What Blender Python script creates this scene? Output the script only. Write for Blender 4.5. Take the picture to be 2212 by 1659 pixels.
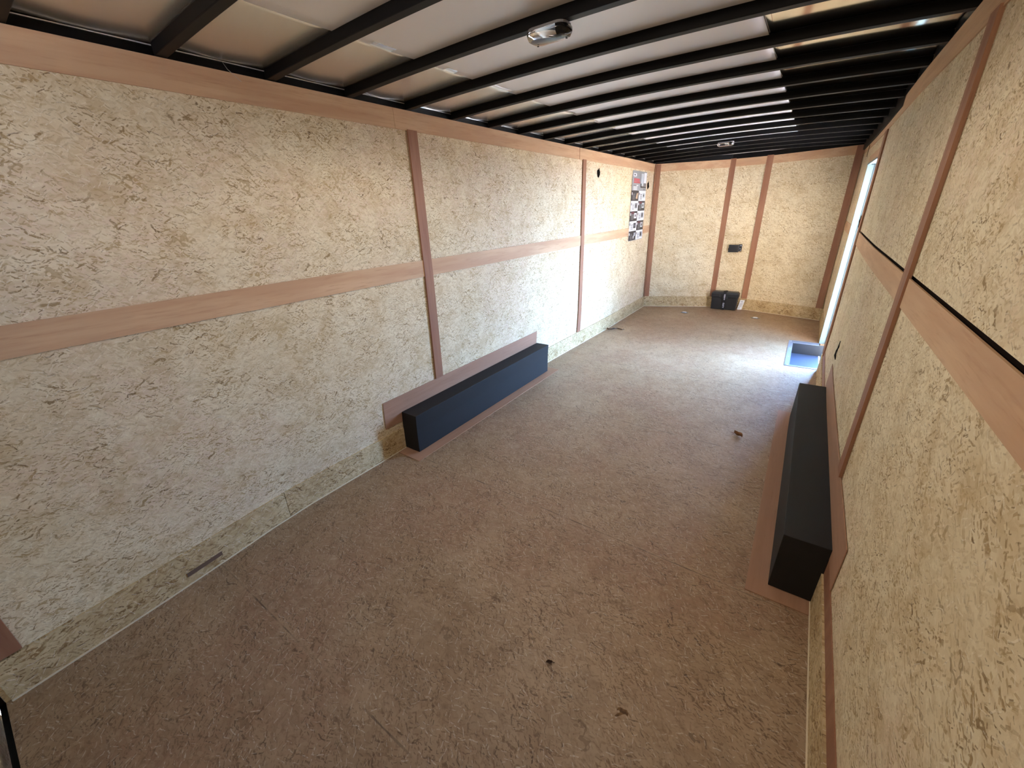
import bpy, bmesh, math, random
from mathutils import Vector, Matrix

scene = bpy.context.scene
for o in list(bpy.data.objects):
    bpy.data.objects.remove(o, do_unlink=True)
COL = scene.collection

# ---------------------------------------------------------------- camera
IMG_W, IMG_H = 2212, 1659
F_PX = 863.72
cam_data = bpy.data.cameras.new('camera')
cam = bpy.data.objects.new('camera', cam_data)
COL.objects.link(cam)
R = ((0.82050948, 0.57025909, -0.03960773),
     (0.19554736, -0.34511833, -0.91796218),
     (-0.53714563, 0.74545148, -0.39468552))      # rows: right, down, forward
rx, dn, fw = [Vector(r) for r in R]
m = Matrix((( rx.x, -dn.x, -fw.x), (rx.y, -dn.y, -fw.y), (rx.z, -dn.z, -fw.z))).to_4x4()
m.translation = Vector((2.11421338, 0.25328636, 1.57723943))
cam.matrix_world = m
cam_data.sensor_fit = 'HORIZONTAL'
cam_data.sensor_width = 36.0
cam_data.lens = F_PX / IMG_W * 36.0
cam_data.clip_start = 0.02
scene.camera = cam

# ---------------------------------------------------------------- light
scene.view_settings.view_transform = 'Standard'
scene.view_settings.look = 'None'
scene.view_settings.gamma = 1.0
scene.view_settings.use_curve_mapping = False
scene.view_settings.exposure = 4.83
scene.cycles.max_bounces = 9
scene.cycles.diffuse_bounces = 7
scene.cycles.glossy_bounces = 4
scene.cycles.transmission_bounces = 6
scene.cycles.use_adaptive_sampling = True
scene.cycles.adaptive_threshold = 0.045
scene.cycles.caustics_reflective = False
scene.cycles.sample_clamp_indirect = 6.0
scene.cycles.use_denoising = True

SKY_LOW, SKY_HIGH = 0.45, 3.3
world = bpy.data.worlds.new('sky')
scene.world = world
world.use_nodes = True
wn = world.node_tree
wn.nodes.clear()
w_out = wn.nodes.new('ShaderNodeOutputWorld')
w_bg = wn.nodes.new('ShaderNodeBackground')
# clear blue sky, turning hazy and warm towards the rear of the trailer
w_tc = wn.nodes.new('ShaderNodeTexCoord')
w_dot = wn.nodes.new('ShaderNodeVectorMath'); w_dot.operation = 'DOT_PRODUCT'
w_dot.inputs[1].default_value = (-.30, -.95, .05)
w_map = wn.nodes.new('ShaderNodeMapRange'); w_map.interpolation_type = 'SMOOTHSTEP'
w_map.inputs[1].default_value = .35; w_map.inputs[2].default_value = .75
w_mix = wn.nodes.new('ShaderNodeMix'); w_mix.data_type = 'RGBA'
w_mix.inputs[6].default_value = (0.37, 0.65, 1.15, 1)
w_mix.inputs[7].default_value = (1.55, 1.25, 0.92, 1)
wn.links.new(w_tc.outputs['Generated'], w_dot.inputs[0])
wn.links.new(w_dot.outputs['Value'], w_map.inputs[0])
wn.links.new(w_map.outputs[0], w_mix.inputs[0])
wn.links.new(w_mix.outputs[2], w_bg.inputs[0])
# the sky is brightest ahead and to the right of the trailer
w_dot2 = wn.nodes.new('ShaderNodeVectorMath'); w_dot2.operation = 'DOT_PRODUCT'
w_dot2.inputs[1].default_value = (.55, .83, .06)
w_int = wn.nodes.new('ShaderNodeMapRange'); w_int.interpolation_type = 'SMOOTHSTEP'
w_int.inputs[1].default_value = .35; w_int.inputs[2].default_value = 1.0
w_int.inputs[3].default_value = SKY_LOW; w_int.inputs[4].default_value = SKY_HIGH
wn.links.new(w_tc.outputs['Generated'], w_dot2.inputs[0])
wn.links.new(w_dot2.outputs['Value'], w_int.inputs[0])
wn.links.new(w_int.outputs[0], w_bg.inputs[1])
wn.links.new(w_bg.outputs[0], w_out.inputs[0])

sun_d = bpy.data.lights.new('sun', 'SUN')
sun_d.energy = 1.9
sun_d.color = (1.0, 0.90, 0.76)
sun_d.angle = math.radians(0.6)
sun = bpy.data.objects.new('sun', sun_d)
COL.objects.link(sun)
sun.location = (-6, 2, 12)
sun.rotation_euler = Vector((0.06, -0.50, -1.0)).to_track_quat('-Z', 'Y').to_euler()

def portal(name, loc, rot, sx, sy):
    d = bpy.data.lights.new(name, 'AREA')
    d.shape = 'RECTANGLE'; d.size = sx; d.size_y = sy
    d.cycles.is_portal = True
    o = bpy.data.objects.new(name, d)
    COL.objects.link(o); o.location = loc; o.rotation_euler = rot
    return o
portal('side_door_daylight', (2.60, 5.54, 0.93), (0, math.radians(90), 0), 1.96, 1.0)
portal('added_rear_gap_fill', (1.22, -0.20, 2.06), (math.radians(90), 0, 0), 2.5, 0.20)  # portal for the gap added over the ramp door to brighten the near end

FILL_W = 0.92            # added fill spot under each of the two unlit ceiling lamps (built with the lamps below)

# ---------------------------------------------------------------- helpers
W = 2.44
ZT = 2.157            # top of wall trims
RIB0, RIBS = 1.019, 0.401

def interp(v, pts):
    if v <= pts[0][0]: return pts[0][1]
    for (a, fa), (b, fb) in zip(pts, pts[1:]):
        if v <= b: return fa + (fb - fa) * (v - a) / (b - a)
    return pts[-1][1]
# the trailer walls are not dead straight: they bow a few centimetres near the floor
BOW_L = [(-.1, .035), (.3, .012), (.5, -.002), (1.0, -.058), (1.8, -.047), (4.0, -.045), (5.4, 0), (7.2, 0)]
BOW_LZ = [(0, 1), (.18, .85), (.45, .35), (1.2, 0)]
BOW_R = [(3.5, 0), (5.0, .022), (6.0, .03), (7.3, .03)]
BOW_R0 = [(3.0, -.006), (5.0, -.012), (6.1, 0), (7.2, .012)]
def warp(p):
    x, y, z = p
    if x < 0.35:
        k = 1 if x < .1 else (0.35 - x) / .25
        x += interp(y, BOW_L) * interp(z, BOW_LZ) * k
    elif x > 2.1:
        k = 1 if x > 2.3 else (x - 2.1) / .2
        x += (interp(y, BOW_R) + interp(y, BOW_R0) * interp(z, [(0, 1), (.4, 0)])) * k
    return (x, y, z)

class MB:
    """collects shapes into one mesh"""
    def __init__(s): s.v = []; s.f = []; s.m = []; s.mats = []
    def mat(s, m):
        if m not in s.mats: s.mats.append(m)
        return s.mats.index(m)
    def quad(s, pts, m=None):
        b = len(s.v); s.v += [tuple(p) for p in pts]; s.f.append(tuple(range(b, b + len(pts))))
        s.m.append(s.mat(m))
    def box(s, x0, x1, y0, y1, z0, z1, m=None, step=None, fn=None):
        """axis-aligned box, cut along y so that it can follow the bow of a wall"""
        n = max(1, int(math.ceil((y1 - y0) / step))) if step else 1
        zs = [z0] + [z for z in (.18, .45, 1.2) if step and z0 < z < z1] + [z1]
        ys = [y0 + (y1 - y0) * i / n for i in range(n + 1)]
        g = lambda *p: fn(p) if fn else p
        k = s.mat(m)
        b = len(s.v); nz = len(zs)
        for y in ys:
            for z in zs:
                s.v += [g(x0, y, z), g(x1, y, z)]
        I = lambda i, j, e: b + (i * nz + j) * 2 + e
        for i in range(n):
            for j in range(nz - 1):
                s.f.append((I(i,j,0), I(i,j+1,0), I(i+1,j+1,0), I(i+1,j,0)))
                s.f.append((I(i,j,1), I(i+1,j,1), I(i+1,j+1,1), I(i,j+1,1)))
                s.m += [k, k]
            s.f.append((I(i,0,0), I(i+1,0,0), I(i+1,0,1), I(i,0,1)))
            s.f.append((I(i,nz-1,0), I(i,nz-1,1), I(i+1,nz-1,1), I(i+1,nz-1,0)))
            s.m += [k, k]
        for j in range(nz - 1):
            s.f.append((I(0,j,0), I(0,j,1), I(0,j+1,1), I(0,j+1,0)))
            s.f.append((I(n,j,0), I(n,j+1,0), I(n,j+1,1), I(n,j,1)))
            s.m += [k, k]
        return s
    def obox(s, o, ax, ay, az, m=None):
        """box from corner o with edge vectors"""
        o, ax, ay, az = map(Vector, (o, ax, ay, az))
        c = [o, o+ax, o+ax+ay, o+ay, o+az, o+ax+az, o+ax+ay+az, o+ay+az]
        b = len(s.v); s.v += [tuple(p) for p in c]
        F = [(0,3,2,1),(4,5,6,7),(0,1,5,4),(1,2,6,5),(2,3,7,6),(3,0,4,7)]
        if ax.cross(ay).dot(az) < 0: F = [tuple(reversed(f)) for f in F]
        s.f += [tuple(b+i for i in f) for f in F]; s.m += [s.mat(m)] * 6
        return s
    def tube(s, pts, r, m=None, n=8):
        pts = [Vector(p) for p in pts]; b = len(s.v); k = s.mat(m)
        for i, p in enumerate(pts):
            d = (pts[min(i+1, len(pts)-1)] - pts[max(i-1, 0)]).normalized()
            u = d.orthogonal().normalized(); w = d.cross(u)
            if i and abs(d.dot(pd)) > .3:
                u = (pu - d * pu.dot(d)).normalized(); w = d.cross(u)
            pd, pu = d, u
            for j in range(n):
                a = 2*math.pi*j/n; s.v.append(tuple(p + u*math.cos(a)*r + w*math.sin(a)*r))
        for i in range(len(pts)-1):
            for j in range(n):
                s.f.append((b+i*n+j, b+i*n+(j+1)%n, b+(i+1)*n+(j+1)%n, b+(i+1)*n+j)); s.m.append(k)
        s.f.append(tuple(b+j for j in reversed(range(n)))); s.m.append(k)
        s.f.append(tuple(b+(len(pts)-1)*n+j for j in range(n))); s.m.append(k)
        return s
    def poly(s, pts, ext, m=None, msides=None):
        """planar polygon extruded by vector ext"""
        pts = [Vector(p) for p in pts]; ext = Vector(ext); n = len(pts); b = len(s.v); k = s.mat(m)
        s.v += [tuple(p) for p in pts] + [tuple(p+ext) for p in pts]
        s.f.append(tuple(b+i for i in range(n))); s.m.append(k)
        s.f.append(tuple(b+n+i for i in reversed(range(n)))); s.m.append(k)
        k2 = s.mat(msides) if msides else k
        for i in range(n):
            s.f.append((b+i, b+n+i, b+n+(i+1)%n, b+(i+1)%n)); s.m.append(k2)
        return s
    def build(s, name, mat=None, parent=None, origin=None, smooth=False, bevel=0, recalc=True):
        me = bpy.data.meshes.new(name)
        o0 = Vector(origin) if origin else Vector((0, 0, 0))
        me.from_pydata([tuple(Vector(v) - o0) for v in s.v], [], s.f)
        for mm in s.mats: me.materials.append(mm if mm else mat)
        for p, k in zip(me.polygons, s.m): p.material_index = k; p.use_smooth = smooth
        if recalc:
            bm = bmesh.new(); bm.from_mesh(me); bmesh.ops.recalc_face_normals(bm, faces=bm.faces)
            bm.to_mesh(me); bm.free()
        me.update()
        o = bpy.data.objects.new(name, me); COL.objects.link(o)
        if parent:
            o.parent = parent
            o.location = o0 - Vector(parent.location)
        else:
            o.location = o0
        if bevel:
            md = o.modifiers.new('bevel', 'BEVEL'); md.width = bevel; md.segments = 2; md.limit_method = 'ANGLE'
        return o

def struct(o): o['kind'] = 'structure'; return o
def tag(o, label, cat, group=None):
    o['label'] = label; o['category'] = cat
    if group: o['group'] = group
    return o
def thing(name, loc, label, cat, group=None):
    o = bpy.data.objects.new(name, None); COL.objects.link(o); o.location = loc
    o.empty_display_size = .05
    return tag(o, label, cat, group)

# ---------------------------------------------------------------- materials
def srgb(r, g, b):
    f = lambda c: (c/255/12.92) if c/255 <= .04045 else ((c/255+.055)/1.055)**2.4
    return (f(r), f(g), f(b), 1)

class NT:
    def __init__(s, name):
        s.mat = bpy.data.materials.new(name); s.mat.use_nodes = True
        s.t = s.mat.node_tree; s.t.nodes.clear()
        s.out = s.t.nodes.new('ShaderNodeOutputMaterial')
        s.bsdf = s.t.nodes.new('ShaderNodeBsdfPrincipled')
        s.t.links.new(s.bsdf.outputs[0], s.out.inputs[0])
    def set(s, inp, v):
        if isinstance(v, bpy.types.NodeSocket): s.t.links.new(v, inp)
        else: inp.default_value = v
    def math(s, op, a, b=None, c=None, clamp=False):
        n = s.t.nodes.new('ShaderNodeMath'); n.operation = op; n.use_clamp = clamp
        s.set(n.inputs[0], a)
        if b is not None: s.set(n.inputs[1], b)
        if c is not None: s.set(n.inputs[2], c)
        return n.outputs[0]
    def vmath(s, op, a, b=None):
        n = s.t.nodes.new('ShaderNodeVectorMath'); n.operation = op
        s.set(n.inputs[0], a)
        if b is not None: s.set(n.inputs[1], b)
        return n.outputs[0]
    def sep(s, v):
        n = s.t.nodes.new('ShaderNodeSeparateXYZ'); s.set(n.inputs[0], v); return n.outputs
    def comb(s, x, y, z=0.0):
        n = s.t.nodes.new('ShaderNodeCombineXYZ')
        for i, v in enumerate((x, y, z)): s.set(n.inputs[i], v)
        return n.outputs[0]
    def mix(s, fac, a, b, mode='MIX'):
        n = s.t.nodes.new('ShaderNodeMix'); n.data_type = 'RGBA'; n.blend_type = mode
        s.set(n.inputs[0], fac); s.set(n.inputs[6], a); s.set(n.inputs[7], b)
        return n.outputs[2]
    def ramp(s, v, lo, hi, a=0.0, b=1.0):
        n = s.t.nodes.new('ShaderNodeMapRange'); n.interpolation_type = 'SMOOTHSTEP'
        s.set(n.inputs[0], v); n.inputs[1].default_value = lo; n.inputs[2].default_value = hi
        n.inputs[3].default_value = a; n.inputs[4].default_value = b
        return n.outputs[0]
    def noise(s, vec, scale, detail=3, rough=.5, dim='2D'):
        n = s.t.nodes.new('ShaderNodeTexNoise'); n.noise_dimensions = dim
        s.set(n.inputs['Vector'], vec); n.inputs['Scale'].default_value = scale
        n.inputs['Detail'].default_value = detail; n.inputs['Roughness'].default_value = rough
        return n.outputs
    def coords(s):
        return s.t.nodes.new('ShaderNodeTexCoord').outputs['Object']
    def bump(s, h, strength=.3, dist=.002):
        n = s.t.nodes.new('ShaderNodeBump'); n.inputs['Strength'].default_value = strength
        n.inputs['Distance'].default_value = dist; s.set(n.inputs['Height'], h)
        s.t.links.new(n.outputs[0], s.bsdf.inputs['Normal'])

def flakes(N, uv, cell, la, wa, prob, seed, angle0, spread, warpamt, wv):
    """scattered flat strands: one randomly turned strip per cell. returns mask, random"""
    sc = 1.0 / cell
    v = N.vmath('ADD', N.vmath('MULTIPLY', uv, (sc, sc, 0)), (seed * 7.31, seed * 3.17, 0))
    v = N.vmath('ADD', v, N.vmath('MULTIPLY', wv, (warpamt, warpamt, 0)))
    vo = N.t.nodes.new('ShaderNodeTexVoronoi'); vo.voronoi_dimensions = '2D'; vo.feature = 'F1'
    N.set(vo.inputs['Vector'], v); vo.inputs['Scale'].default_value = 1.0
    loc = N.vmath('SUBTRACT', v, vo.outputs['Position'])
    c = N.t.nodes.new('ShaderNodeSeparateColor'); N.set(c.inputs[0], vo.outputs['Color'])
    r = N.t.nodes.new('ShaderNodeVectorRotate'); r.rotation_type = 'Z_AXIS'
    N.set(r.inputs['Vector'], loc)
    # angles gather around angle0
    a = N.math('MULTIPLY', N.math('SUBTRACT', c.outputs[0], .5), spread)
    N.set(r.inputs['Angle'], N.math('ADD', a, angle0))
    x, y, _ = N.sep(r.outputs[0])
    sz = N.math('ADD', N.math('MULTIPLY', c.outputs[2], .8), .5)
    e = N.math('MAXIMUM', N.math('DIVIDE', N.math('ABSOLUTE', x), la / cell / 2),
               N.math('DIVIDE', N.math('ABSOLUTE', y), wa / cell / 2))
    e = N.math('DIVIDE', e, sz)
    mk = N.ramp(e, .8, 1.15, 1, 0)
    if prob < 1: mk = N.math('MULTIPLY', mk, N.math('LESS_THAN', c.outputs[1], prob))
    return mk, c.outputs[2]

def osb(name, plane, base, light, dark, deep, ang=0.0, fleck=1.0, rough=.75, seams=None, fine=1.0, tone2=None, spec=.2, emboss=.35, mottle=1.0, pale=.45):
    """strand board. plane = which object axes span the board"""
    N = NT(name)
    o = N.sep(N.coords())
    uv = N.comb(o['xyz'.index(plane[0])], o['xyz'.index(plane[1])])
    def chan(col):
        n = N.t.nodes.new('ShaderNodeSeparateColor'); N.set(n.inputs[0], col); return n.outputs
    big = chan(N.noise(uv, 1.2, 2)[1])
    mot = chan(N.noise(uv, 6.0, 3, .6)[1])
    fin = N.noise(uv, 100, 2)
    wv = N.vmath('SUBTRACT', N.noise(uv, 26 / fine, 1)[1], (.5, .5, .5))
    col = N.mix(N.ramp(big[0], .35, .65), base, light)
    if tone2: col = N.mix(N.ramp(big[1], .42, .62), col, tone2)
    col = N.mix(N.ramp(mot[0], .48, .68, 0, .5 * mottle), col, dark)
    col = N.mix(N.ramp(mot[1], .50, .66, 0, .6 * mottle), col, light)
    # overlapping strands, broad and faint
    for i, (cell, la, wa, amt) in enumerate([(.070, .12, .040, .36), (.042, .08, .020, .44), (.024, .045, .011, .48)]):
        mk, rnd = flakes(N, uv, cell * fine, la * fine, wa * fine, 1, i + 1, ang, 2.2, .5, wv)
        col = N.mix(N.math('MULTIPLY', mk, amt * fleck), col, N.mix(rnd, dark, light))
    # thin dark slivers in three sizes
    relief = mot[2]
    dens = N.ramp(mot[2], .36, .58, .30, 1)
    mod = N.math('MULTIPLY', dens, N.ramp(fin[0], .32, .50))
    for i, (cell, la, wa, p, amt) in enumerate([(.017, .020, .0046, .75, .75), (.034, .044, .0066, .55, .85), (.072, .075, .011, .45, .9)]):
        mk, rnd = flakes(N, uv, cell * fine, la * fine, wa * fine, p, i + 11, ang, 1.8, .45, wv)
        mk = N.math('MULTIPLY', mk, mod)
        relief = N.math('SUBTRACT', relief, N.math('MULTIPLY', mk, .35))
        col = N.mix(N.math('MULTIPLY', mk, amt * fleck), col, N.mix(rnd, deep, dark))
    # pale raised fibres
    mk, rnd = flakes(N, uv, .030 * fine, .050 * fine, .0034 * fine, .6, 23, ang, 2.4, .5, wv)
    mk = N.math('MULTIPLY', mk, N.ramp(fin[0], .38, .55))
    relief = N.math('ADD', relief, N.math('MULTIPLY', mk, .3))
    col = N.mix(N.math('MULTIPLY', mk, pale * fleck), col, N.mix(.5, light, (1, .97, .9, 1)))
    mk, rnd = flakes(N, uv, .30, .06, .018, .5, 31, ang, 1.8, .4, wv)
    col = N.mix(N.math('MULTIPLY', mk, .65 * fleck), col, N.mix(rnd, deep, dark))
    if seams:
        s0, ds, axis = seams
        t = N.math('PINGPONG', N.math('SUBTRACT', o[axis], s0), ds / 2)
        wob = N.math('ADD', t, N.math('MULTIPLY', N.math('SUBTRACT', mot[1], .5), .006))
        line = N.ramp(wob, .0015, .0045, 1, 0)
        col = N.mix(N.math('MULTIPLY', line, N.ramp(mot[0], .35, .6, .1, .75)), col, deep)
        edge = N.math('MULTIPLY', N.ramp(wob, .004, .016, 1, 0), N.ramp(mot[2], .4, .65, 0, .35))
        col = N.mix(edge, col, light)
    N.set(N.bsdf.inputs['Base Color'], col)
    N.bsdf.inputs['Roughness'].default_value = rough
    N.bsdf.inputs['Specular IOR Level'].default_value = spec
    if emboss: N.bump(N.math('ADD', relief, N.math('MULTIPLY', fin[0], .5)), emboss, .004)
    return N.mat

def plywood(name, c1, c2, c3, axis, rough=.6):
    """lauan plywood, grain along the given object axis"""
    N = NT(name)
    o = N.sep(N.coords())
    a, b, c = [o[i] for i in range(3)]
    st = {0: (1.2, 16, 16), 1: (16, 1.2, 16), 2: (16, 16, 1.2)}[axis]
    v = N.vmath('MULTIPLY', N.comb(a, b, c), st)
    n1 = N.noise(v, 1.0, 4, .6, '3D')[0]
    n2 = N.noise(N.vmath('MULTIPLY', v, (6, 6, 6)), 1.0, 3, .6, '3D')[0]
    w = N.noise(N.comb(a, b, c), 1.7, 2, .5, '3D')[0]
    col = N.mix(N.ramp(n1, .35, .65), c1, c2)
    col = N.mix(N.ramp(n2, .5, .8, 0, .5), col, c3)
    col = N.mix(N.ramp(w, .4, .65, 0, .5), col, c2)
    N.set(N.bsdf.inputs['Base Color'], col)
    N.bsdf.inputs['Roughness'].default_value = rough
    N.bsdf.inputs['Specular IOR Level'].default_value = .25
    return N.mat

def plain(name, col, rough=.5, metal=0.0, bumpy=0.0, bscale=300, spec=.5, var=.12):
    N = NT(name)
    c = N.coords()
    n = N.noise(c, 25, 3, .5, '3D')[0]
    d = tuple(x * (1 - var) for x in col[:3]) + (1,)
    N.set(N.bsdf.inputs['Base Color'], N.mix(n, d, col))
    N.bsdf.inputs['Roughness'].default_value = rough
    N.bsdf.inputs['Metallic'].default_value = metal
    N.bsdf.inputs['Specular IOR Level'].default_value = spec
    if bumpy: N.bump(N.noise(c, bscale, 2, .6, '3D')[0], bumpy, .001)
    return N.mat

WALL = dict(base=srgb(216, 200, 166), light=srgb(231, 219, 189), dark=srgb(186, 160, 117), deep=srgb(106, 78, 48))
M_osb_side = osb('osb_wall_board', 'yz', **WALL, ang=0.05, tone2=srgb(219, 199, 173), fine=.78)
M_osb_front = osb('osb_front_board', 'xz', **WALL, ang=.5, fine=.7)
M_osb_base = osb('osb_base_strip', 'yz', srgb(190, 166, 124), srgb(212, 192, 152), srgb(150, 118, 76), srgb(96, 70, 42), ang=.1)
M_osb_basef = osb('osb_base_strip_front', 'xz', srgb(190, 166, 124), srgb(212, 192, 152), srgb(150, 118, 76), srgb(96, 70, 42), ang=.1)
M_floor = osb('osb_floor_sheet', 'xy', srgb(151, 125, 97), srgb(170, 146, 119), srgb(120, 92, 66), srgb(66, 46, 30),
              ang=.3, fleck=.85, rough=.5, seams=(0.61, 1.22, 1), fine=.8, tone2=srgb(150, 119, 95), spec=.45, mottle=.6, emboss=.25, pale=.5)
PLY = (srgb(208, 174, 138), srgb(194, 156, 122), srgb(168, 126, 94))
M_ply_y = plywood('lauan_plywood_long', *PLY, axis=1)
M_ply_z = plywood('lauan_plywood_upright', srgb(160, 118, 92), srgb(146, 103, 80), srgb(120, 80, 60), axis=2)
M_ply_x = plywood('lauan_plywood_front', *PLY, axis=0)
M_hard = plywood('hardboard_flange', srgb(170, 132, 108), srgb(160, 122, 98), srgb(140, 104, 82), axis=1)
M_black = plain('black_painted_steel', (.0028, .0024, .0026, 1), .45, 0, spec=.13)
M_vinyl = plain('black_textured_vinyl', (.0092, .0090, .0098, 1), .66, 0, .6, 420, spec=.35)
M_dark = plain('dark_cavity', (.012, .008, .006, 1), .9, 0, spec=.1)
M_gap = plain('shadow_gap_backing', (.014, .007, .005, 1), .9, 0, spec=.1)
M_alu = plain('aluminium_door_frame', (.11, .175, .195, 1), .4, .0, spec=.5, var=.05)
M_galv = plain('galvanised_steel', (.34, .40, .50, 1), .32, .6, .2, 60)
M_zinc = plain('zinc_plate', (.75, .77, .8, 1), .3, .5)
M_plastic = plain('black_battery_plastic', (.012, .013, .016, 1), .42, 0, .15, 500)
M_strap = plain('black_webbing_strap', (.006, .006, .01, 1), .8)
M_ink = plain('pale_print', (.62, .64, .78, 1), .7)
M_paper = plain('white_paper', (.78, .84, .95, 1), .7)
M_caulk = plain('pale_sealant_bead', srgb(226, 212, 184), .6)
M_pine = plain('fresh_cut_pine', srgb(226, 196, 150), .7)
M_ext = plain('trailer_outer_skin', (.7, .7, .72, 1), .4)

def roof_mat(name, col, rough, metal, bscale, bstr):
    N = NT(name)
    c = N.coords()
    n = N.noise(N.vmath('MULTIPLY', c, (1, 1, .2)), bscale, 2, .4, '3D')[0]
    N.bsdf.inputs['Base Color'].default_value = col
    N.bsdf.inputs['Roughness'].default_value = rough
    N.bsdf.inputs['Metallic'].default_value = metal
    N.bump(n, bstr, .02)
    return N.mat
M_roof_mid = roof_mat('satin_roof_sheet', (.90, .89, .92, 1), .46, .25, 2.2, .10)
M_roof_left = roof_mat('soft_aluminium_roof_sheet', (.80, .79, .77, 1), .27, .8, 1.6, .10)
M_roof_right = roof_mat('bright_aluminium_roof_sheet', (.80, .79, .77, 1), .10, 1.0, 1.6, .08)

# ---------------------------------------------------------------- shell
STEP = .25
# front wall plan (V nose): left corner, flat middle, right corner
FL, FM1, FM2, FR = (0.0, 7.16), (0.985, 7.56), (1.475, 7.56), (2.47, 7.25)

def rib_z(x):     # underside of the arched roof ribs
    t = (x - 1.2) / 1.24
    return 2.185 - .027 * t * t
# floor
b = MB()
b.poly([(-.09, -.115, 0), (2.30, -.115, 0), (2.56, -.115, 0), (2.56, 5.05, 0), (2.165 + .008, 5.05, 0), (2.165 + .008, 6.03, 0), (2.60, 6.03, 0),
        (2.60, 7.7, 0), (-.09, 7.7, 0)], (0, 0, -.02))
struct(b.build('floor', M_floor))
b = MB()
b.box(-.12, 2.15, -.115, 7.8, -.075, -.02).box(2.15, 2.62, -.115, 5.03, -.075, -.02).box(2.15, 2.62, 6.05, 7.8, -.075, -.02)
struct(b.build('floor_frame', M_black))

# wall boards: each a separate sheet in front of a dark backing
def panels_left(b):
    for y0, y1 in ((-.115, 2.206), (2.2125, 4.622), (4.6285, 7.20)):
        b.box(-.012, 0, y0, y1, -.01, 2.10, None, STEP, warp)
    b.box(-.075, -.0125, -.14, 7.9, -.01, ZT + .08, M_gap, STEP, warp)
struct_l = MB(); panels_left(struct_l); struct(struct_l.build('wall_left', M_osb_side))

b = MB()
for y0, y1 in ((-.115, 2.226), (2.2355, 4.860), (6.075, 7.27)):
    b.box(W, W + .012, y0, y1, -.01, 1.29 if y0 < 4 else 1.306, None, STEP, warp)
    b.box(W, W + .012, y0, y1, 1.317 if y0 < 4 else 1.306, 2.10, None, STEP, warp)
b.box(W, W + .012, 4.869, 6.075, 1.945, 2.10, None, STEP, warp)
b.box(W, W + .012, 4.869, 5.05, -.01, 1.945, None, STEP, warp)
b.box(W, W + .012, 6.035, 6.075, -.01, 1.945, None, STEP, warp)
# backing, with the doorway left open
b.box(W + .0125, W + .075, -.14, 5.045, -.01, ZT + .08, M_gap, STEP, warp)
b.box(W + .0125, W + .075, 6.035, 7.9, -.01, ZT + .08, M_gap, STEP, warp)
b.box(W + .0125, W + .075, 5.045, 6.035, 1.88, ZT + .08, M_gap, STEP, warp)
struct(b.build('wall_right', M_osb_side))

# front wall, three facets
def facet(b, p, q, z0, z1, off0, off1, m=None, s0=0.0, s1=1.0, abs_=None):
    """board on the facet p->q, between offsets off0..off1 in front of it"""
    P, Q = Vector((p[0], p[1], 0)), Vector((q[0], q[1], 0)); d = Q - P; L = d.length; d.normalize()
    n = Vector((d.y, -d.x, 0))      # into the room
    if abs_: a0, a1 = abs_
    else: a0, a1 = s0 * L, s1 * L
    o = P + d * a0 + n * off0
    b.obox((o.x, o.y, z0), d * (a1 - a0), n * (off1 - off0), (0, 0, z1 - z0), m)
    return L
b = MB()
for p, q in ((FL, FM1), (FM1, FM2), (FM2, FR)):
    facet(b, p, q, -.01, 2.12, -.012, 0)
    facet(b, p, q, -.01, ZT + .08, -.08, -.0125, M_gap, s0=-.08, s1=1.08)
struct(b.build('wall_front', M_osb_front))
# outer skin keeps the daylight out
b = MB()
b.box(-.14, -.10, -.16, 8.0, -.2, 2.27).box(2.53, 2.56, -.16, 5.03, -.2, 2.27).box(2.565, 2.60, 6.06, 8.0, -.2, 2.27)
b.box(2.545, 2.575, 5.03, 6.06, 1.93, 2.27).box(-.14, 2.62, 7.98, 8.0, -.2, 2.27)
struct(b.build('wall_outer', M_ext))

# roof sheets: three, buckled slightly between the ribs
random.seed(4)
BUCK = {k: (random.uniform(-1, 1), random.uniform(-1, 1), random.uniform(.2, 1)) for k in range(-4, 20)}
def roof_z(x, y, sag=1.0):
    t = (y - RIB0) / RIBS; k = math.floor(t); f = t - k
    a, c, e = BUCK.get(k, (0, 0, .5))
    pil = math.sin(math.pi * min(1, max(0, (f - .1) / .9))) ** 1.3
    return rib_z(x) + .043 - sag * pil * (.0060 + .0035 * e * math.sin(2.2 * x + 3 * a) + .0020 * math.sin(5 * x + 6 * c))
def roof_sheet(name, x0, x1, dz, mat, nx, sag=1.0):
    b = MB(); ys = []
    y = -.16
    while y < 7.95: ys.append(y); y += RIBS / 12
    ys.append(7.98)
    k = b.mat(None)
    for y in ys:
        for i in range(nx + 1):
            x = x0 + (x1 - x0) * i / nx
            b.v.append((x, y, roof_z(x, y, sag) + dz))
    for j in range(len(ys) - 1):
        for i in range(nx):
            a = j * (nx + 1) + i
            b.f.append((a, a + nx + 1, a + nx + 2, a + 1)); b.m.append(k)
    o = b.build(name, mat, smooth=True, recalc=False)
    md = o.modifiers.new('thickness', 'SOLIDIFY'); md.thickness = .0015; md.offset = 1
    return struct(o)
roof_sheet('ceiling', .525, 1.812, -.003, M_roof_mid, 24, .30)
roof_sheet('ceiling_left', -.14, .56, 0, M_roof_left, 12)
roof_sheet('ceiling_right', 1.78, 2.60, 0, M_roof_right, 14, .70)
b = MB(); b.box(-.16, 2.64, -.2, 8.0, 2.262, 2.30)
struct(b.build('ceiling_outer', M_ext))

# black top rails round the walls
b = MB()
b.box(-.05, -.004, -.14, 7.3, 2.10, 2.190, M_black).box(-.05, .001, -.14, 7.3, 2.190, 2.193, M_zinc)
struct(b.build('trim_1', M_black))
b = MB(); b.box(W + .004, W + .05, -.14, 7.4, 2.10, 2.212, M_black)
struct(b.build('trim_2', M_black))
b = MB()
for p, q in ((FL, FM1), (FM1, FM2), (FM2, FR)): facet(b, p, q, 2.10, 2.235, -.012, .0, M_black)
struct(b.build('trim_3', M_black))

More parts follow.
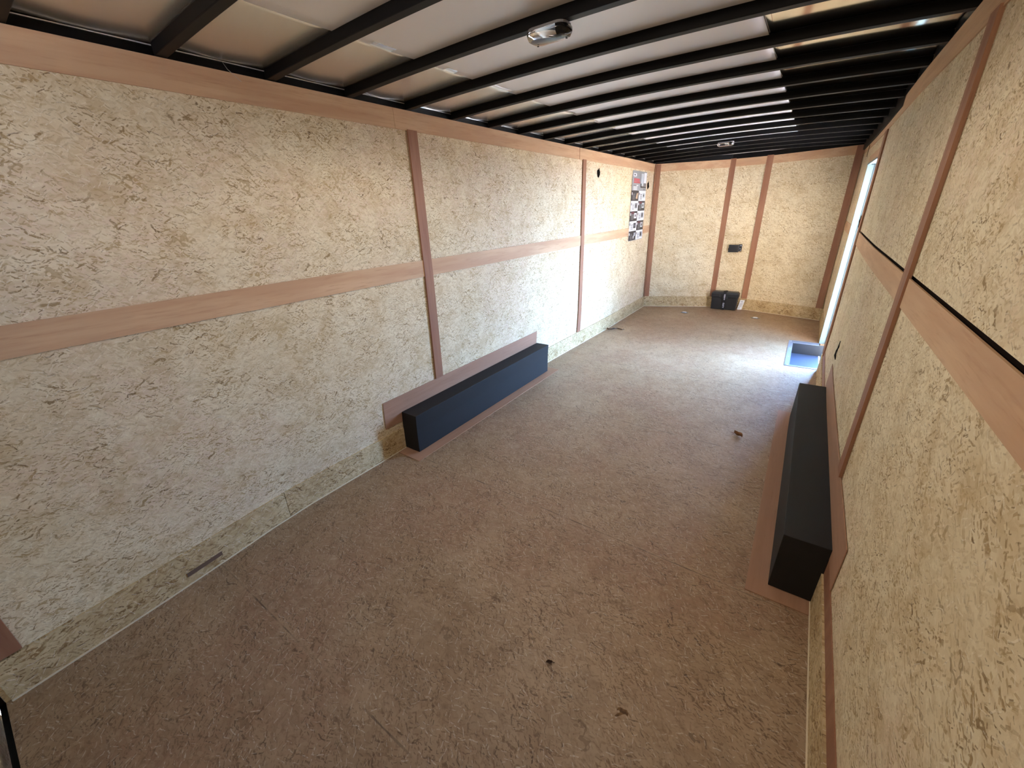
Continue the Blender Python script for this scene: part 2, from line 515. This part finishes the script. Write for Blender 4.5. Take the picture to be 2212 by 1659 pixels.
# lauan trims on the left wall
tn = [3]
def trim(b, mat, bevel=.0012):
    tn[0] += 1
    return struct(b.build('trim_%d' % tn[0], mat, bevel=0))
for y0, y1 in ((-.1, 2.122), (2.124, 4.545), (4.556, 7.15)):
    b = MB(); b.box(.0005, .006, y0, y1, 2.052, ZT, None, STEP, warp); trim(b, M_ply_y)
for y0, y1 in ((-.09, 2.215), (2.29, 4.63), (4.705, 7.12)):
    b = MB(); b.box(.0005, .006, y0, y1, 1.195, 1.302, None, STEP, warp); trim(b, M_ply_y)
for y0, y1, z0 in ((2.212, 2.287, .432), (4.628, 4.705, .178), (-.10, -.012, .178)):
    b = MB(); b.box(.0005, .012, y0, y1, z0, 2.058, None, STEP, warp); trim(b, M_ply_z)
# right wall trims
for y0, y1 in ((-.1, 4.40), (4.402, 7.22)):
    b = MB(); b.box(W - .006, W - .0005, y0, y1, 2.052, ZT, None, STEP, warp); trim(b, M_ply_y)
for y0, y1 in ((-.09, 2.232), (2.325, 4.865), (6.10, 7.22)):
    b = MB(); b.box(W - .006, W - .0005, y0, y1, 1.205, 1.306, None, STEP, warp); trim(b, M_ply_y)
b = MB(); b.box(W - .013, W - .0005, 2.235, 2.325, .454, 2.06, None, STEP, warp); trim(b, M_ply_z)
b = MB(); b.box(W - .011, W - .0005, 4.868, 5.048, .20, 2.05, None, STEP, warp); trim(b, M_ply_z)   # batten by the doorway
b = MB(); b.box(W - .008, W - .0005, 6.032, 6.10, .20, 1.95, None, STEP, warp); trim(b, M_ply_z)
b = MB(); b.box(W - .008, W - .0005, 5.05, 6.10, 1.872, 1.95, None, STEP, warp); trim(b, M_ply_y)     # over the doorway
b = MB(); b.box(W - .004, W - .0005, 6.13, 6.14, 1.95, 2.052, M_gap); trim(b, M_gap)
b = MB(); b.box(W - .004, W - .0005, -.1, 5.035, .172, .246, None, STEP, warp); trim(b, M_ply_z)      # strip above the base board
# front wall trims
b = MB()
facet(b, FL, FM1, 2.052, ZT, .0005, .006); trim(b, M_ply_x)
b = MB(); facet(b, FM1, FM2, 2.058, ZT, .0005, .006); trim(b, M_ply_x)
b = MB(); facet(b, FM2, FR, 2.056, ZT, .0005, .006); trim(b, M_ply_x)
L3 = (Vector(FR) - Vector(FM2)).length
b = MB(); facet(b, FM1, FM2, .17, 2.165, .0065, .014, abs_=(-.025, .05)); trim(b, M_ply_z)
b = MB(); facet(b, FM1, FM2, .17, 2.165, .0065, .014, abs_=(.435, .515)); trim(b, M_ply_z)
b = MB(); facet(b, FL, FM1, .17, 2.15, .0065, .014, abs_=(.012, .075)); b.box(.0065, .014, 7.10, 7.15, .17, 2.15); trim(b, M_ply_z)
b = MB(); facet(b, FM2, FR, .17, 2.155, .0065, .014, abs_=(L3 - .085, L3 - .006)); trim(b, M_ply_z)

# base boards
SLIVER = plain('dark_bark_sliver', srgb(108, 84, 66), .8)
b = MB()
for y0, y1 in ((-.1, .989), (.992, 1.86)): b.box(.0005, .011, y0, y1, 0, .170, None, STEP, warp)
for y0, y1 in ((3.70, 4.62), (4.623, 7.16)): b.box(.0005, .011, y0, y1, 0, .170, None, STEP, warp)
b.box(.011, .016, -.1, 1.86, 0.0, .006, M_caulk, STEP, warp).box(.011, .016, 3.70, 7.16, 0.0, .006, M_caulk, STEP, warp)
b.box(.011, .0125, .475, .63, .045, .067, SLIVER, STEP, warp)
struct(b.build('baseboard_left', M_osb_base))
b = MB()
b.box(W - .011, W - .0005, -.1, 1.93, 0, .172, None, STEP, warp).box(W - .011, W - .0005, 3.77, 5.04, 0, .172, None, STEP, warp)
b.box(W - .012, W + .012, 6.045, 7.22, 0, .172, None, STEP, warp)
b.box(W - .015, W - .011, -.1, 1.93, 0, .005, M_caulk, STEP, warp)
struct(b.build('baseboard_right', M_osb_base))
b = MB()
for p, q in ((FL, FM1), (FM1, FM2), (FM2, FR)):
    facet(b, p, q, 0, .170, .0005, .011); facet(b, p, q, 0, .006, .011, .016, M_caulk)
struct(b.build('baseboard_front', M_osb_basef))

# rear ramp door; the gap over its top is added to let in fill daylight
b = MB()
ang = math.radians(1)
b.obox((-.06, -.150, -.55), (2.58, 0, 0), (0, -.04, 0), (0, -math.sin(ang) * 2.55, math.cos(ang) * 2.55))
struct(b.build('door_2', M_osb_front))
b = MB(); b.box(-.09, .0, -.19, -.118, -.02, 2.2, M_black).box(W + .0, W + .09, -.19, -.118, -.02, 2.2, M_black)
b.box(-.09, 2.53, -.19, -.118, 2.14, 2.27, M_black)
b.box(-.03, .028, -.117, -.095, 0, .165, M_galv)
b.box(-.09, 2.53, -.1355, -.118, -.30, -.02, M_black)
struct(b.build('trim_rear_frame', M_black))

# ---------------------------------------------------------------- ground outside
Ng = NT('dry_ground')
c = Ng.coords()
Ng.set(Ng.bsdf.inputs['Base Color'], Ng.mix(Ng.noise(c, 1.2, 5, .6, '3D')[0], srgb(222, 202, 184), srgb(240, 226, 212)))
Ng.bsdf.inputs['Roughness'].default_value = .95
b = MB(); b.quad([(-40, -40, -.62), (40, -40, -.62), (40, 48, -.62), (-40, 48, -.62)])
struct(b.build('ground', Ng.mat))

# ---------------------------------------------------------------- side door opening
D0, D1, DT = 5.05, 6.03, 1.872
dx = .025                      # the wall leans out by this much here
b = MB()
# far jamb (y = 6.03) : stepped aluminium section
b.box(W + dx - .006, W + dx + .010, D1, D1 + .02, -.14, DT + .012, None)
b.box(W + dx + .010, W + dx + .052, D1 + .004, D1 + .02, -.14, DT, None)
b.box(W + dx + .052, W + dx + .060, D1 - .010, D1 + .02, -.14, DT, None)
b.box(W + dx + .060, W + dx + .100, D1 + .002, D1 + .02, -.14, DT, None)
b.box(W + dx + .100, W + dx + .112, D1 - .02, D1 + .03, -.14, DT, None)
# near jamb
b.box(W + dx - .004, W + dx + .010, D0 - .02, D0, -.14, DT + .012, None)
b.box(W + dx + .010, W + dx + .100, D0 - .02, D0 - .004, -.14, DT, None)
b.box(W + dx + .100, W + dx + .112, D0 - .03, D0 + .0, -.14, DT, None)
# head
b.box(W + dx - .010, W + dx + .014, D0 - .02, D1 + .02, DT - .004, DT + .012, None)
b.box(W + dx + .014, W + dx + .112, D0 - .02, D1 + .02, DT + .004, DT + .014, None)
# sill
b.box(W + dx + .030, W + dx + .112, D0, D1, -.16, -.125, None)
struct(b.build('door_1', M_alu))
# strike plate on the near jamb
t = thing('strike_plate', (W + dx - .012, 5.04, 1.33), 'small black metal strike plate on the near edge of the side doorway', 'door strike')
b = MB(); b.box(W + dx - .016, W + dx - .0115, 5.02, 5.056, 1.335, 1.43)
b.build('plate', M_black, t)
b = MB(); b.box(W + dx - .020, W + dx + .012, 5.050, 5.064, 1.375, 1.40)
b.build('keeper_lip', M_black, t)

# step well let into the floor at the doorway
t = thing('step_well', (2.30, 5.54, 0), 'blue-grey galvanised steel step well sunk in the floor at the side doorway', 'step')
b = MB()
x0, x1, y0, y1 = 2.163, 2.462, D0, D1
b.box(x0, x0 + .044, y0 - .005, y1 + .005, 0, .004)
b.box(x0 + .044, x1, y1 - .095, y1 + .005, 0, .004)
b.box(x0 + .044, x1, y0 - .005, y0 + .028, 0, .004)
b.build('rim', M_galv, t)
b = MB()
zb = -.125
b.box(x0 + .040, x0 + .044, y0 + .024, y1 - .091, zb, .0)
b.box(x0 + .040, x1 + .10, y1 - .095, y1 - .091, zb, .0)
b.box(x0 + .040, x1 + .10, y0 + .024, y0 + .028, zb, .0)
b.build('side_walls', plain('dark_well_steel', (.014, .022, .032, 1), .5), t)  # well walls, much darker than the rim
b = MB(); b.box(x0 + .040, x1 + .02, y0 + .024, y1 - .091, zb - .004, zb)
b.build('tread_plate', plain('blue_grey_tread_steel', (.075, .10, .17, 1), .35, .2, .3, 40), t)
for yy in (y0 + .02, y0 + .3, y0 + .62, y1 - .04):
    b = MB(); b.poly([(x0 + .022 + .006 * math.cos(a * math.pi / 4), yy + .006 * math.sin(a * math.pi / 4), .004) for a in range(8)], (0, 0, .003))
    b.build('screw', M_zinc, t)

# ---------------------------------------------------------------- roof ribs
ords = ['second', 'third', 'fourth', 'fifth', 'sixth', 'seventh', 'eighth', 'ninth', 'tenth', 'eleventh', 'twelfth',
        'thirteenth', 'fourteenth', 'fifteenth']
def rib(k):
    y = RIB0 + RIBS * k
    if y > 7.2:
        lim0, lim1 = (y - 7.16) * 2.46 + .03, 2.47 - (y - 7.25) * 3.2 - .03
    else: lim0, lim1 = -.002, W + .002
    b = MB(); n = 24; hw = .04; top = .0405; mt = b.mat(None)
    for i in range(n + 1):
        x = lim0 + (lim1 - lim0) * i / n; z = rib_z(x)
        b.v += [(x, y, z), (x, y + hw, z), (x, y + hw, z + top), (x, y, z + top)]
    for i in range(n):
        a = i * 4; c = a + 4
        for j in range(4):
            b.f.append((a + j, c + j, c + (j + 1) % 4, a + (j + 1) % 4)); b.m.append(mt)
    b.f += [(0, 1, 2, 3), (n*4+3, n*4+2, n*4+1, n*4)]; b.m += [mt, mt]
    o = b.build('roof_rib', M_black, origin=(1.22, y, rib_z(1.22)), bevel=.003)
    return o
for i, k in enumerate(range(0, 16)):
    o = rib(k)
    if i == 0: lab = 'black steel roof rib nearest the camera, crossing the top left corner'
    elif k == 15: lab = 'black steel roof rib farthest away, beside the front wall'
    elif k == 2: lab = 'third black steel roof rib from the camera, carrying the big clear ceiling lamp'
    else: lab = '%s black steel roof rib counted from the camera end of the trailer' % ords[i - 1]
    tag(o, lab, 'roof rib', 'black steel roof ribs across the ceiling')
for k in (-1, -2):
    o = rib(k); o.name = 'ceiling_rib'; struct(o)

# ---------------------------------------------------------------- ceiling lamps
N = NT('clear_lamp_lens')
N.bsdf.inputs['Base Color'].default_value = (.62, .62, .66, 1)
N.bsdf.inputs['Transmission Weight'].default_value = 1.0
N.bsdf.inputs['Roughness'].default_value = .06
N.bsdf.inputs['IOR'].default_value = 1.35
M_lens = N.mat
M_lampbase = plain('grey_lamp_base', (.20, .20, .22, 1), .4)
def rrect(cx, cy, w, h, r, n=5):
    pts = []
    for qx, qy, a0 in ((1, 1, 0), (-1, 1, 90), (-1, -1, 180), (1, -1, 270)):
        for i in range(n + 1):
            a = math.radians(a0 + 90 * i / n)
            pts.append((cx + qx * (w/2 - r) + r * math.cos(a), cy + qy * (h/2 - r) + r * math.sin(a)))
    return pts
def loft(b, rings, m=None, cap=True):
    n = len(rings[0]); k = b.mat(m); s = len(b.v)
    for r in rings: b.v += [tuple(p) for p in r]
    for i in range(len(rings) - 1):
        for j in range(n):
            b.f.append((s+i*n+j, s+i*n+(j+1)%n, s+(i+1)*n+(j+1)%n, s+(i+1)*n+j)); b.m.append(k)
    if cap:
        b.f.append(tuple(s+j for j in reversed(range(n)))); b.m.append(k)
        b.f.append(tuple(s+(len(rings)-1)*n+j for j in range(n))); b.m.append(k)
def ceiling_lamp(cx, cy, label):
    z = rib_z(cx)
    t = thing('ceiling_lamp', (cx, cy, z), label, 'ceiling lamp', 'clear lamps on the roof ribs')
    b = MB()
    loft(b, [[(x, y, z - .001) for x, y in rrect(cx, cy, .155, .085, .03)], [(x, y, z - .008) for x, y in rrect(cx, cy, .155, .085, .03)],
             [(x, y, z - .010) for x, y in rrect(cx, cy, .145, .075, .028)]])
    b.build('lamp_base', M_lampbase, t, smooth=False)
    b = MB()
    loft(b, [[(x, y, z - .0105) for x, y in rrect(cx, cy, .165, .092, .034)], [(x, y, z - .020) for x, y in rrect(cx, cy, .166, .093, .034)],
             [(x, y, z - .033) for x, y in rrect(cx, cy, .155, .082, .032)], [(x, y, z - .038) for x, y in rrect(cx, cy, .135, .062, .026)]])
    b.build('lens', M_lens, t, smooth=True)
    b = MB(); b.box(cx + .035, cx + .055, cy - .012, cy + .008, z - .018, z - .0102)
    b.build('switch', M_black, t)
    for sx in (-.06, .06):
        b = MB(); b.poly([(cx + sx + .004*math.cos(a*math.pi/4), cy + .02 + .004*math.sin(a*math.pi/4), z - .0385) for a in range(8)], (0, 0, -.0015))
        b.build('screw', M_black, t)
    # fill spot added just below the lens; the lamp itself is off
    d = bpy.data.lights.new('lamp_fill_spot', 'SPOT'); d.energy = FILL_W; d.color = (1.0, .93, .82)
    d.spot_size = math.radians(172); d.spot_blend = .35; d.shadow_soft_size = 0.0
    o = bpy.data.objects.new('lamp_fill_spot', d); COL.objects.link(o); o.location = (cx, cy, z - .047)
ceiling_lamp(1.197, 1.852, 'clear oblong ceiling lamp under a rib near the camera, the bigger-looking of two')
ceiling_lamp(1.175, 5.725, 'clear oblong ceiling lamp far back near the front wall, tiny in the picture')

# ---------------------------------------------------------------- wheel well covers
def wheel_cover(side, y0, y1, xf, label):
    """black vinyl box over a wheel arch with hardboard flanges on wall and floor"""
    s = 1 if side == 'L' else -1
    wall = 0.0 if side == 'L' else W
    t = thing('wheel_well_cover', (wall + s * .06, (y0 + y1) / 2, 0), label, 'wheel well cover', 'black wheel well covers')
    def bx(b, xa, xb, *r, m=None):
        xa, xb = wall + s * xa, wall + s * xb
        b.box(min(xa, xb), max(xa, xb), *r, m, STEP, warp)
    b = MB()
    bx(b, .004, xf, y0, y1, .006, .30)
    b.build('cover', M_vinyl, t, bevel=.0025)
    b = MB(); w0, w1, w2, w3 = (1.715, 3.69, .225, .43) if side == 'L' else (1.755, 3.86, .25, .452)
    bx(b, .0020, .0050, w0, w1, w2, w3)
    b.build('wall_flange', M_hard, t)
    b = MB(); f0, f1, f2 = (1.782, 3.80, .212) if side == 'L' else (1.85, 3.862, .252)
    bx(b, .0115, f2, f0, f1, .0005, .0045)
    b.build('floor_flange', M_hard, t)
    return t
wheel_cover('L', 1.862, 3.70, .143, 'long black wheel well cover on the left wall with reddish wood flanges')
wheel_cover('R', 1.925, 3.77, .168, 'long black wheel well cover on the right wall below the doorway, seen from above')

# ---------------------------------------------------------------- battery box, leaflet, junction box
t = thing('battery_box', (1.2, 7.46, 0), 'black plastic battery box with a lettered strap on the floor at the front wall', 'battery box')
bx0, bx1, by0, by1 = 1.012, 1.392, 7.40, 7.535
b = MB()
def tz(x0, x1, y0, y1, z): return [(x0, y0, z), (x1, y0, z), (x1, y1, z), (x0, y1, z)]
loft(b, [tz(bx0 + .012, bx1 - .012, by0 + .006, by1, .001), tz(bx0 + .004, bx1 - .004, by0, by1, .20)])
b.build('case', M_plastic, t, bevel=.006)
b = MB()
loft(b, [tz(bx0 - .004, bx1 + .004, by0 - .010, by1 + .004, .195), tz(bx0 - .004, bx1 + .004, by0 - .010, by1 + .004, .255),
         tz(bx0 + .02, bx1 - .02, by0 + .006, by1 - .004, .278)])
b.box(bx0 + .02, bx0 + .12, by0 - .015, by0 - .009, .20, .25).box(bx1 - .14, bx1 - .02, by0 - .015, by0 - .009, .20, .25)
b.box(1.16, 1.25, by0 - .016, by0 - .009, .17, .25)
b.build('lid', M_plastic, t, bevel=.004)
b = MB()
sx0, sx1 = 1.183, 1.222
b.box(sx0, sx1, by0 - .020, by0 - .0165, .003, .272).box(sx0, sx1, by0 - .020, by1, .272, .284).box(sx0 - .012, sx1 + .012, by0 + .02, by0 + .06, .284, .292)
st = b.build('strap', M_strap, t)
def text_mesh(txt, size, mat, name, parent, mw, extrude=.0004, bold=0.0):
    c = bpy.data.curves.new(name, 'FONT'); c.body = txt; c.size = size; c.extrude = extrude; c.offset = bold
    c.align_x = 'CENTER'; c.align_y = 'CENTER'
    tmp = bpy.data.objects.new('tmp', c); COL.objects.link(tmp)
    dg = bpy.context.evaluated_depsgraph_get()
    me = bpy.data.meshes.new_from_object(tmp.evaluated_get(dg))
    bpy.data.objects.remove(tmp, do_unlink=True); bpy.data.curves.remove(c)
    me.transform(mw); me.name = name
    me.materials.clear(); me.materials.append(mat)
    o = bpy.data.objects.new(name, me); COL.objects.link(o)
    if parent: o.parent = parent
    return o
# the lettering runs up the strap
for zc, ln in ((.205, 'HEAVY'), (.075, 'DUTY')):
    mw = Matrix.Translation(Vector((1.2025, by0 - .0208, zc)) - t.location) @ Matrix.Rotation(math.radians(90), 4, 'X') @ Matrix.Rotation(math.radians(-90), 4, 'Z')
    o = text_mesh(ln, .030, M_ink, 'strap_lettering', st, mw, bold=.0006)
    o.matrix_parent_inverse = Matrix.Translation(t.location - st.location - t.location)
    o.location = st.matrix_basis.to_translation() * 0

# leaflet leaning against the base board beside the battery box
t = thing('leaflet', (1.44, 7.50, 0), 'small white printed leaflet leaning on the base board beside the battery box', 'leaflet')
o0 = Vector((1.395, 7.495, .002)); ex = Vector((.062, .012, .0)); ez = Vector((.022, .040, .145))
b = MB(); b.obox(o0, ex, (0, .0012, 0), ez)
sh = b.build('sheet', M_paper, t)
b = MB()
Mi = plain('grey_print', (.12, .14, .24, 1), .8)
nn = Vector((0, -.0008, 0))
for v0, u0, u1, h in ((.80, .18, .75, .05), (.66, .15, .85, .018), (.60, .15, .8, .018), (.54, .15, .85, .018), (.46, .15, .7, .018), (.40, .15, .85, .018), (.30, .15, .82, .018), (.14, .2, .45, .06)):
    b.obox(o0 + nn + ex * u0 + ez * v0, ex * (u1 - u0), (0, .0004, 0), ez * h)
b.build('printing', Mi, t)

t = thing('junction_box', (1.212, 7.54, .87), 'small black switch box screwed to the middle of the front wall', 'electrical box')
b = MB(); b.box(1.128, 1.270, 7.508, 7.5475, .872, .980)
b.build('box_body', M_plastic, t, bevel=.006)
b = MB(); b.box(1.262, 1.306, 7.538, 7.5475, .882, .986)
for hx, hz in ((1.282, .968), (1.296, .966), (1.284, .925), (1.292, .900)):
    b.box(hx - .004, hx + .004, 7.536, 7.5382, hz - .006, hz + .006, M_paper)
b.build('bracket', M_plastic, t)
b = MB(); b.box(1.122, 1.131, 7.53, 7.5475, .90, .93)
b.build('cable_gland', M_plastic, t)

# ---------------------------------------------------------------- poster
t = thing('poster', (.0065, 6.46, 1.13), 'tall grey and black checkered product poster on the left wall by the front corner', 'poster')
def pc(name, r, g, b_): return plain(name, srgb(r, g, b_), .45, 0, spec=.4, var=.04)
P_gray = pc('poster_grey', 150, 154, 158); P_dark = pc('poster_black', 58, 54, 56); P_white = pc('poster_white', 226, 230, 236)
P_red = pc('poster_red', 188, 84, 92); P_maroon = pc('poster_maroon', 104, 52, 60); P_mid = pc('poster_mid_grey', 120, 122, 126)
P_photo = pc('poster_photo_tan', 198, 172, 140); P_lite = pc('poster_pale', 190, 200, 206)
py0, py1, pz0, pz1 = 6.165, 6.765, 1.125, 2.03
b = MB()
pts = [(.0060, y, z) for y, z in rrect((py0+py1)/2, (pz0+pz1)/2, py1-py0, pz1-pz0, .015, 3)]
b.poly(pts, (.0004, 0, 0), P_gray)
pstr = lambda u: py0 + (py1 - py0) * u
psr = lambda v: pz1 - (pz1 - pz0) * v
def pr(u0, u1, v0, v1, m, h=.0002):
    b.box(.0065, .0065 + h, pstr(u0), pstr(u1), psr(v1), psr(v0), m)
# header: badge, red headline, caption lines, product picture
pr(.07, .24, .035, .080, P_white, .0003); pr(.10, .21, .046, .068, P_mid, .0004); pr(.24, .27, .04, .075, P_white, .0003)
pr(.10, .50, .105, .125, P_red, .0003); pr(.10, .50, .13, .145, P_red, .0003); pr(.10, .54, .150, .168, P_red, .0003)
pr(.10, .28, .195, .205, P_mid, .0003); pr(.30, .42, .195, .205, P_white, .0003)
for q in (.215, .233, .251): pr(.10, .36, q, q + .009, P_white, .0003)
pr(.60, .78, .03, .20, P_lite, .0003); pr(.80, .98, .015, .16, P_white, .0003); pr(.78, .96, .165, .215, P_mid, .0003)
pr(.58, .64, .17, .225, P_dark, .0004); pr(.60, .97, .212, .228, P_dark, .0004); pr(.80, .92, .24, .26, P_mid, .0003)
hv = .272
for r in range(5):
    v0 = hv + (1 - hv) * r / 5; v1 = hv + (1 - hv) * (r + 1) / 5; h = v1 - v0
    for c in range(2):
        u0, u1 = c * .5, c * .5 + .5
        darkc = (r + c) % 2 == 0
        e = .012 if (r == 4) else 0
        pr(u0 + (.0 if c else .002) + (e if c == 0 else 0), u1 - (e if c else 0), v0, v1 - (e*.5), P_dark if darkc else P_white, .0003)
        ink = P_mid
        # text column and picture of each cell
        pr(u0 + .03, u0 + .07, v0 + h*.18, v0 + h*.42, P_white if darkc else P_dark, .0004)
        for q in range(6):
            pr(u0 + .10, u0 + .25, v0 + h*(.30 + q*.10), v0 + h*(.35 + q*.10), ink, .0004)
        if darkc and r in (1, 2, 3): pr(u0 + .08, u0 + .28, v0 + h*.08, v0 + h*.26, P_maroon, .0004)
        pic = {(0,0): P_photo, (0,1): P_lite, (1,0): P_mid, (1,1): P_lite, (2,0): P_white, (2,1): P_mid, (3,0): P_dark, (3,1): P_lite, (4,0): P_lite, (4,1): P_mid}[(r, c)]
        if (r, c) == (4, 0):
            pr(u0 + .30, u0 + .36, v0 + h*.5, v0 + h*.8, pic, .0004); pr(u0 + .36, u0 + .44, v0 + h*.2, v0 + h*.55, pic, .0004)
        elif (r, c) == (0, 0):
            b.poly([(.0069, pstr(u0+.30), psr(v0+h*.75)), (.0069, pstr(u0+.42), psr(v0+h*.8)), (.0069, pstr(u0+.46), psr(v0+h*.2)), (.0069, pstr(u0+.36), psr(v0+h*.25))], (.0003, 0, 0), pic)
        else:
            pr(u0 + .28, u0 + .45, v0 + h*.2, v0 + h*.72, pic, .0004)
            pr(u0 + .33, u0 + .40, v0 + h*.34, v0 + h*.58, P_dark if pic != P_dark else P_mid, .0005)
b.build('printed_sheet', P_gray, t)

# ---------------------------------------------------------------- wire holes
def wire_hole(x, y, z, wy, wz, side, label, tilt=0.0):
    t = thing('wire_hole', (x, y, z), label, 'wire opening', 'dark wire openings cut in the side walls')
    s = 1 if side == 'L' else -1
    n = 20; pts = []
    for i in range(n):
        a = 2*math.pi*i/n; r = 1 + .08*math.sin(3*a) + .05*math.sin(5*a+1)
        u, v = wy/2*math.cos(a)*r, wz/2*math.sin(a)*r
        pts.append((x + s*.0008, y + u*math.cos(tilt) - v*math.sin(tilt), z + u*math.sin(tilt) + v*math.cos(tilt)))
    b = MB(); b.poly(pts, (s*.0006, 0, 0))
    b.build('opening', M_dark, t)
    b = MB()
    b.tube([(x + s*.002, y - wy*.1, z + wz*.40), (x + s*.010, y, z + wz*.1), (x + s*.012, y + wy*.1, z - wz*.2), (x + s*.002, y - wy*.05, z - wz*.42)], .004)
    b.build('wire', M_black, t, smooth=True)
    b = MB()
    b.tube([(x + s*.002, y + wy*.15, z + wz*.62), (x + s*.006, y + wy*.12, z + wz*.3), (x + s*.010, y - wy*.1, z - wz*.1), (x + s*.003, y + wy*.12, z - wz*.35)], .003)
    b.build('wire', M_strap, t, smooth=True)
wire_hole(.001, 5.05, 1.945, .085, .085, 'L', 'dark hole with wires high on the left wall, left of the poster')
wire_hole(.001, 6.86, 1.858, .075, .095, 'L', 'dark oval hole high on the left wall between poster and corner trim')
wire_hole(W + .006, 3.79, .565, .075, .13, 'R', 'dark wire hole low on the right wall between doorway and wheel well cover', .2)

# ---------------------------------------------------------------- floor tie-downs
def tie_down(x, y, label):
    t = thing('floor_tie_down', (x, y, 0), label, 'tie-down ring', 'recessed tie-down rings in the floor')
    b = MB()
    b.poly([(x + .062*math.cos(a*math.pi/10), y + .045*math.sin(a*math.pi/10), .0005) for a in range(20)], (0, 0, .002))
    b.build('pan', plain('dark_zinc_pan', (.20, .22, .24, 1), .35, .9), t)
    b = MB()
    b.tube([(x + .030*math.cos(a*math.pi/12), y - .004 + .026*math.sin(a*math.pi/12), .008) for a in range(-4, 17)], .0055)
    b.build('ring', M_zinc, t, smooth=True)
    b = MB(); b.box(x - .018, x + .018, y - .012, y + .010, .002, .012)
    b.build('clamp', M_zinc, t, bevel=.002)
tie_down(.725, 6.955, 'round zinc tie-down ring in the floor, left of the battery box')
tie_down(1.700, 7.03, 'round zinc tie-down ring in the floor, right of the battery box')

# ---------------------------------------------------------------- bits on the floor
M_leaf = plain('dry_brown_leaf', srgb(150, 104, 66), .8, var=.5)
M_leafd = plain('dark_dry_leaf', srgb(70, 46, 30), .8, var=.4)
def leaf(name, x, y, s, rot, label, mat, curl=.5, seed=1, cat='dry leaf'):
    random.seed(seed)
    b = MB(); k = b.mat(None); n = 7
    c, sn = math.cos(rot), math.sin(rot)
    outline = [.0, .45, .8, 1.0, .75, .5, .05]
    for i in range(n):
        u = (i / (n - 1) - .5) * 2 * s
        w = outline[i] * s * .55 * random.uniform(.75, 1.2)
        for j, f in enumerate((-1, -.5, 0, .5, 1)):
            v = f * w; z = .0015 + curl * s * (abs(f) ** 1.5) * .9 + .12 * s * math.sin(i * 1.3) + s*.13
            b.v.append((x + u*c - v*sn, y + u*sn + v*c, max(z, .001)))
    for i in range(n - 1):
        for j in range(4):
            a = i*5 + j; b.f.append((a, a+5, a+6, a+1)); b.m.append(k)
    # stalk
    b.tube([(x + s*c, y + s*sn, .006), (x + 1.35*s*c + .1*s*sn, y + 1.35*s*sn, .004), (x + 1.7*s*c, y + 1.7*s*sn, .0025)], .0012, None, 5)
    o = b.build(name, mat, origin=(x, y, 0), recalc=False)
    md = o.modifiers.new('thickness', 'SOLIDIFY'); md.thickness = .0008
    return tag(o, label, cat)
leaf('dry_leaf', 1.972, 3.262, .034, 2.6, 'curled brown dry leaf on the floor left of the right wheel well cover', M_leaf, .7, 3)
leaf('leaf_fragment', 1.622, 1.10, .012, .6, 'tiny dark crumpled leaf fragment on the floor near the camera', M_leafd, .6, 5, 'leaf fragment')
# brown leaf imprint
N = NT('brown_leaf_stain'); cc = N.coords()
N.set(N.bsdf.inputs['Base Color'], N.mix(N.ramp(N.noise(cc, 60, 3, .6, '3D')[0], .4, .6), srgb(84, 56, 26), srgb(124, 92, 52)))
N.bsdf.inputs['Roughness'].default_value = .7
b = MB()
sp = [(0, .018), (.014, .026), (.028, .018), (.030, .006), (.018, .008), (.010, -.002), (.004, -.018), (-.003, -.030), (-.011, -.034), (-.009, -.018), (-.002, -.004), (-.010, .0), (-.018, -.008), (-.020, .006), (-.010, .016)]
sx, sy = 1.906, 1.094
random.seed(2)
ra = -.25
b.poly([(sx + u*math.cos(ra)*.75 - v*math.sin(ra)*.75, sy + u*math.sin(ra)*.75 + v*math.cos(ra)*.75, .0006) for u, v in sp], (0, 0, .0004))
tag(b.build('flat_leaf', N.mat, origin=(sx, sy, 0)), 'flattened brown leaf scrap stuck to the floor near the camera, lower centre', 'leaf scrap')
# bowed strip by the left base board
b = MB()
ctr = [(.020, 5.515), (.055, 5.495), (.090, 5.51), (.115, 5.56), (.145, 5.60), (.185, 5.585), (.225, 5.565), (.238, 5.60)]
for i in range(len(ctr) - 1):
    (xa, ya), (xb, yb) = ctr[i], ctr[i+1]
    h = .022 if i < 3 else .012
    b.obox((xa, ya, .001), (xb - xa, yb - ya, 0), (.002, .004, 0), (0, 0, h), None)
tag(b.build('packing_strip', plain('brown_plastic_strip', srgb(112, 92, 76), .4), origin=(.12, 5.55, 0)),
    'thin bent brown plastic strip lying on the floor by the left wall', 'plastic strip')
# wood splinters and crumbs
random.seed(8)
spl = [(.075, .30, 1.2, .05, 0), (2.30, .62, .8, .02, 0), (1.75, 1.45, 2.2, .016, 1), (1.30, 2.0, .3, .02, 1)]
for i, (x, y, a, l, pale) in enumerate(spl[:1]):
    b = MB(); b.obox((x, y, .001), (l*math.cos(a)*.3, l*math.sin(a)*.3, .001), (.003, -.002, 0), (0, 0, .002))
    tag(b.build('wood_splinter', M_pine, origin=(x, y, 0)), 'tiny pale wood splinter beside the left base board near the camera', 'wood splinter')
# cobweb strand under the left top rail
b = MB()
b.tube([(.012, 1.305, 2.13), (.010, 1.262, 2.165), (.002, 1.243, 2.205)], .0008, None, 5)
tag(b.build('cobweb_strand', plain('grey_cobweb', (.5, .48, .45, 1), .9)), 'single pale cobweb strand hanging under the roof at the upper left', 'cobweb')
